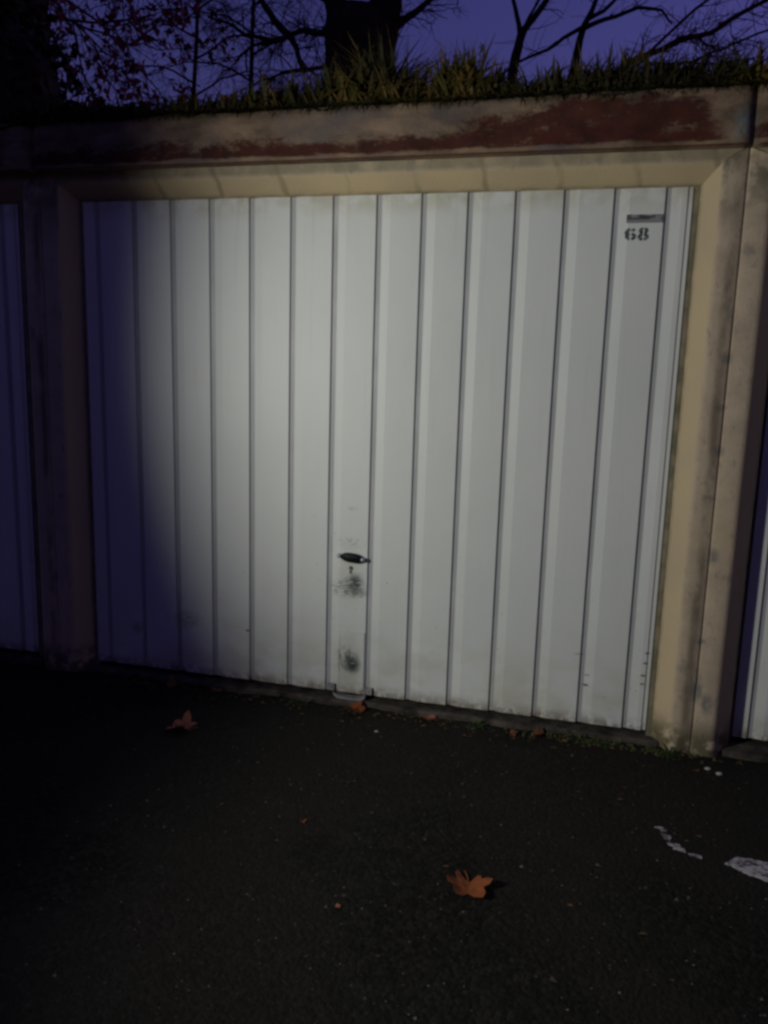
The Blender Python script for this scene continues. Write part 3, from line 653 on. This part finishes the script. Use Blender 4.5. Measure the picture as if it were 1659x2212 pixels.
# ------------------------------------------------------------------ trees behind the garages
def wob(pts, amp, sub=3, seed=0):
    pts = [Vector(p) for p in pts]; o = []
    for i in range(len(pts)-1):
        for k_ in range(sub):
            t = k_/sub; p = pts[i].lerp(pts[i+1], t); q = p*3.1+Vector((seed, 0, 0))
            o.append(p+Vector((mnoise.noise(q), mnoise.noise(q+Vector((9, 0, 0)))*2, mnoise.noise(q+Vector((0, 9, 0)))))*amp)
    o.append(pts[-1]); return o
def grow(mb, p, d, L, r, depth, rnd, droop=0.0, leaves=None, spread=.7, kids=(2, 4)):
    pts = [p.copy()]; n = 4
    for i in range(n):
        d = (d+Vector((rnd.gauss(0, .22), rnd.gauss(0, .22), rnd.gauss(0, .2)-droop))).normalized(); p = p+d*L/n; pts.append(p.copy())
        if leaves is not None and depth <= 1: leaves.append(p.copy())
    mb.tube(pts, r, r*.45, 4 if r < .02 else 6)
    if depth <= 0: return
    for i in range(rnd.randint(*kids)):
        q = pts[rnd.randint(1, n)]
        dd = (d+Vector((rnd.gauss(0, spread), rnd.gauss(0, spread), rnd.gauss(0, spread)))).normalized()
        grow(mb, q, dd, L*rnd.uniform(.5, .8), r*.55, depth-1, rnd, droop, leaves, spread, kids)
def tree(name, lab, base, trunk_pts, trunk_r, branches, seed, twig_len=.6, droop=0., depth=2, density=3, cat='tree', twr=.008):
    root = empty(name, base); B = Vector(base); rnd = random.Random(seed)
    t = MB(); t.tube([p-B for p in wob(trunk_pts, .03, 3, seed)], trunk_r[0], trunk_r[1], 12); t.build('trunk', BARK, root, smooth=True)
    tw = MB()
    for pts, r0, r1 in branches:
        W = wob(pts, .035, 3, seed); b = MB(); b.tube([p-B for p in W], r0, r1, 7); b.build('branch', BARK, root, smooth=True)
        for i in range(2, len(W)):
            for _ in range(density):
                if rnd.random() < .55:
                    d = (W[i]-W[i-1]).normalized()+Vector((rnd.gauss(0, .8), rnd.gauss(0, .8), rnd.gauss(0.1, .8)))
                    grow(tw, W[i]-B, d.normalized(), twig_len*rnd.uniform(.5, 1), twr, depth, rnd, droop)
    tag(tw.build('crown', TWIG, root), kind='stuff'); tag(root, lab, cat)
    return root
tree('bare_tree', 'thick dark forked tree trunk rising behind the roof middle', (-0.80, 7, GZ),
     [(-0.80, 7, GZ), (-0.84, 7, 1.5), (-0.88, 7, 3.2), (-0.88, 7, 4.5), (-0.90, 7, 5.0), (-0.92, 7, 5.42)], (0.54, 0.40),
     [([(-1.05, 7, 4.6), (-1.10, 7, 5.1), (-1.17, 7, 5.45), (-1.22, 7, 5.75), (-1.28, 7, 6.2), (-1.44, 7, 7.2)], .19, .10),
      ([(-0.72, 7, 4.6), (-0.72, 7, 5.0), (-0.62, 7, 5.35), (-0.58, 7, 5.7), (-0.54, 7, 6.2), (-0.5, 7, 7.4)], .25, .16),
      ([(-0.55, 7, 5.25), (-0.38, 7, 5.42), (-0.22, 7, 5.51), (-0.06, 7, 5.62), (0.26, 7, 5.9)], .055, .022),
      ([(-1.1, 7, 5.15), (-1.31, 7, 5.30), (-1.48, 7, 5.35), (-1.65, 7, 5.39), (-1.84, 7, 5.36), (-2.04, 7, 5.30), (-2.31, 7, 5.25), (-2.51, 7, 5.09)], .05, .015),
      ([(-1.84, 7, 5.36), (-2.0, 7, 5.52), (-2.17, 7, 5.76), (-2.33, 7, 6.2)], .05, .03),
      ([(-1.84, 7, 5.36), (-1.70, 7, 5.16), (-1.60, 7, 4.9)], .04, .03),
      ([(-2.0, 7, 5.30), (-2.41, 7, 5.38), (-2.61, 7, 5.53), (-2.89, 7, 5.62)], .03, .012),
      ([(-1.15, 7, 5.0), (-1.5, 7.1, 4.98), (-1.9, 7.1, 4.95), (-2.4, 7.2, 4.85)], .03, .01),
      ([(-1.2, 7, 5.6), (-1.6, 7, 5.9), (-2.2, 7, 6.1)], .05, .02)], 3, .55, .03, 2, 3)
tree('sapling', 'slim sapling with a narrow V fork, nearest right of the thick trunk', (1.02, 6, GZ),
     [(1.02, 6, GZ), (1.05, 6, 2), (1.06, 6, 4.2), (1.08, 6, 4.6), (1.12, 6, 4.78)], (.075, .042),
     [([(1.12, 6, 4.76), (1.10, 6, 4.88), (1.02, 6, 5.12), (0.92, 6, 5.5)], .032, .015),
      ([(1.12, 6, 4.75), (1.16, 6, 4.83), (1.24, 6, 4.92), (1.36, 6, 5.09), (1.5, 6, 5.4)], .042, .025),
      ([(1.14, 6, 4.81), (1.20, 6, 4.95), (1.30, 6, 5.12), (1.38, 6, 5.4)], .018, .010)], 5, .4, 0, 1, 1, twr=.005)
tree('sapling', 'slim sapling with long arching branches, right of the V-forked sapling', (1.66, 6, GZ),
     [(1.66, 6, GZ), (1.67, 6, 2), (1.68, 6, 4.2), (1.69, 6, 4.5), (1.74, 6, 4.78)], (.07, .033),
     [([(1.74, 6, 4.77), (1.82, 6, 4.96), (1.85, 6, 5.05), (1.90, 6, 5.4)], .032, .018),
      ([(1.74, 6, 4.77), (1.93, 6, 4.85), (2.26, 6, 4.93), (2.48, 6, 4.90), (2.60, 6, 4.78)], .026, .010),
      ([(1.77, 6, 4.86), (1.92, 6, 4.94), (2.03, 6, 5.04), (2.2, 6, 5.25)], .024, .014),
      ([(1.74, 6, 4.79), (1.55, 6, 4.72), (1.40, 6, 4.62), (1.18, 6, 4.52), (1.00, 6, 4.44)], .022, .012)], 6, .35, 0, 1, 1, twr=.005)
tree('shrub_tree', 'leaning dark branches of a shrubby tree rising towards the upper right corner', (1.9, 6, GZ),
     [(1.9, 6, GZ), (1.92, 6, 2.2), (1.98, 6, 4.0), (2.05, 6, 4.33)], (.06, .032),
     [([(2.05, 6, 4.33), (2.29, 6, 4.47), (2.69, 6, 4.61), (2.97, 6, 4.67), (3.22, 6, 4.80), (3.37, 6, 4.88), (3.7, 6, 5.05)], .032, .018),
      ([(2.56, 6, 4.58), (2.70, 6, 4.64), (2.85, 6, 4.63), (2.99, 6, 4.55)], .018, .010),
      ([(2.39, 6, 4.52), (2.80, 6, 4.88), (3.04, 6, 5.04), (3.3, 6, 5.25)], .016, .010),
      ([(2.8, 6, 4.40), (3.0, 6, 4.52), (3.3, 6, 4.58), (3.6, 6, 4.70)], .016, .010),
      ([(2.3, 6, 4.45), (2.5, 6.1, 4.45), (2.9, 6.1, 4.42), (3.4, 6.1, 4.45)], .016, .010)], 8, .4, 0.02, 2, 3, twr=.006)
# drooping tree with dead reddish leaves on the left
def leaf_cloud(mb, pts, n, size, rnd, spread):
    for i in range(n):
        p = rnd.choice(pts)+Vector((rnd.gauss(0, spread), rnd.gauss(0, spread), rnd.gauss(0, spread)))
        u = Vector((rnd.gauss(0, 1), rnd.gauss(0, 1), rnd.gauss(0, 1))).normalized(); v = u.cross(Vector((rnd.gauss(0, 1), rnd.gauss(0, 1), rnd.gauss(0, 1)))).normalized()
        s_ = size*rnd.uniform(.6, 1.3); q = u.cross(v)*s_*.25
        mb.add([p-u*s_, p-v*s_*.55+q, p+u*s_, p+v*s_*.55+q, p+v*0.1*s_], [(0, 1, 4), (1, 2, 4), (2, 3, 4), (3, 0, 4)])
root = empty('drooping_tree', (-5.4, 7, GZ)); B = Vector((-5.4, 7, GZ)); rnd = random.Random(4)
t = MB(); t.tube([p-B for p in wob([(-5.4, 7, GZ), (-5.45, 7, 2.5), (-5.4, 7, 5), (-5.35, 7, 8)], .06, 3)], .30, .16, 10); t.build('trunk', BARK, root)
tw = MB(); lp = []
for i in range(26):
    z = rnd.uniform(4.2, 7.6); dx = rnd.uniform(.2, 1); d = Vector((dx, rnd.gauss(0, .4), rnd.uniform(-.1, .35))).normalized()
    grow(tw, Vector((0.05, 0, z)), d, rnd.uniform(1.0, 2.1), .022, 3, rnd, .10, lp, .55, (2, 4))
for i in range(16):
    z = rnd.uniform(4.2, 7.6); d = Vector((-1, rnd.gauss(0, .6), .2)).normalized()
    grow(tw, Vector((-0.05, 0, z)), d, 1.4, .02, 2, rnd, .10, lp, .55, (2, 4))
tag(tw.build('twigs', TWIG, root), kind='stuff')
lf = MB(); near = [p for p in lp if p.x < 1.5]; far = [p for p in lp if p.x >= 1.5] or near
leaf_cloud(lf, near, 1500, .07, rnd, .12); leaf_cloud(lf, far, 800, .06, rnd, .10)
tag(lf.build('leaves', LEAFR, root), kind='stuff')
tag(root, 'drooping tree with dark reddish dead leaves and fine twigs at the upper left', 'tree')
for i, (bx, lab) in enumerate([(-3.6, 'thin bare twiggy tree between the drooping tree and the thick trunk'), (-2.75, 'thin bare twiggy tree next left of the thick trunk')]):
    rnd = random.Random(40+i); tree('bare_tree', lab, (bx, 8, GZ), [(bx, 8, GZ), (bx+.05, 8, 3), (bx, 8, 5), (bx+.1, 8, 7.5)], (.06, .018),
        [([(bx, 8, z), (bx+s_*.5, 8, z+.25), (bx+s_*1.0, 8, z+.30), (bx+s_*1.5, 8, z+.15)], .016, .006) for z, s_ in ((4.5, 1), (4.7, -1), (5.0, .8), (5.2, -1), (5.5, 1), (5.8, -.8), (6.1, .9), (6.4, -1))], 50+i, .55, .05, 2, 3, twr=.006)
# ivy mass on the left garage roof
root = empty('ivy_bush', (-1.80, 0.75, 2.29)); rnd = random.Random(9)
core = MB(); vs = []; NU, NV = 30, 14
for j in range(NV+1):
    for i in range(NU):
        a = 2*math.pi*i/NU; b = math.pi/2*j/NV; q = 1+0.18*mnoise.noise(Vector((math.cos(a)*2, math.sin(a)*2, b*2)))
        vs.append((1.05*q*math.cos(a)*math.cos(b), 0.62*q*math.sin(a)*math.cos(b), 1.55*q*math.sin(b)))
core.add(vs, [(j*NU+i, j*NU+(i+1) % NU, (j+1)*NU+(i+1) % NU, (j+1)*NU+i) for j in range(NV) for i in range(NU)])
core.build('inner_growth', IVYM, root)
lf = MB(); leaf_cloud(lf, [Vector(v)*1.04 for v in vs], 9000, .035, rnd, .06); tag(lf.build('leaves', IVYM, root), kind='stuff')
tag(root, 'dense dark ivy bush overgrowing the roof of the left garage', 'bush')
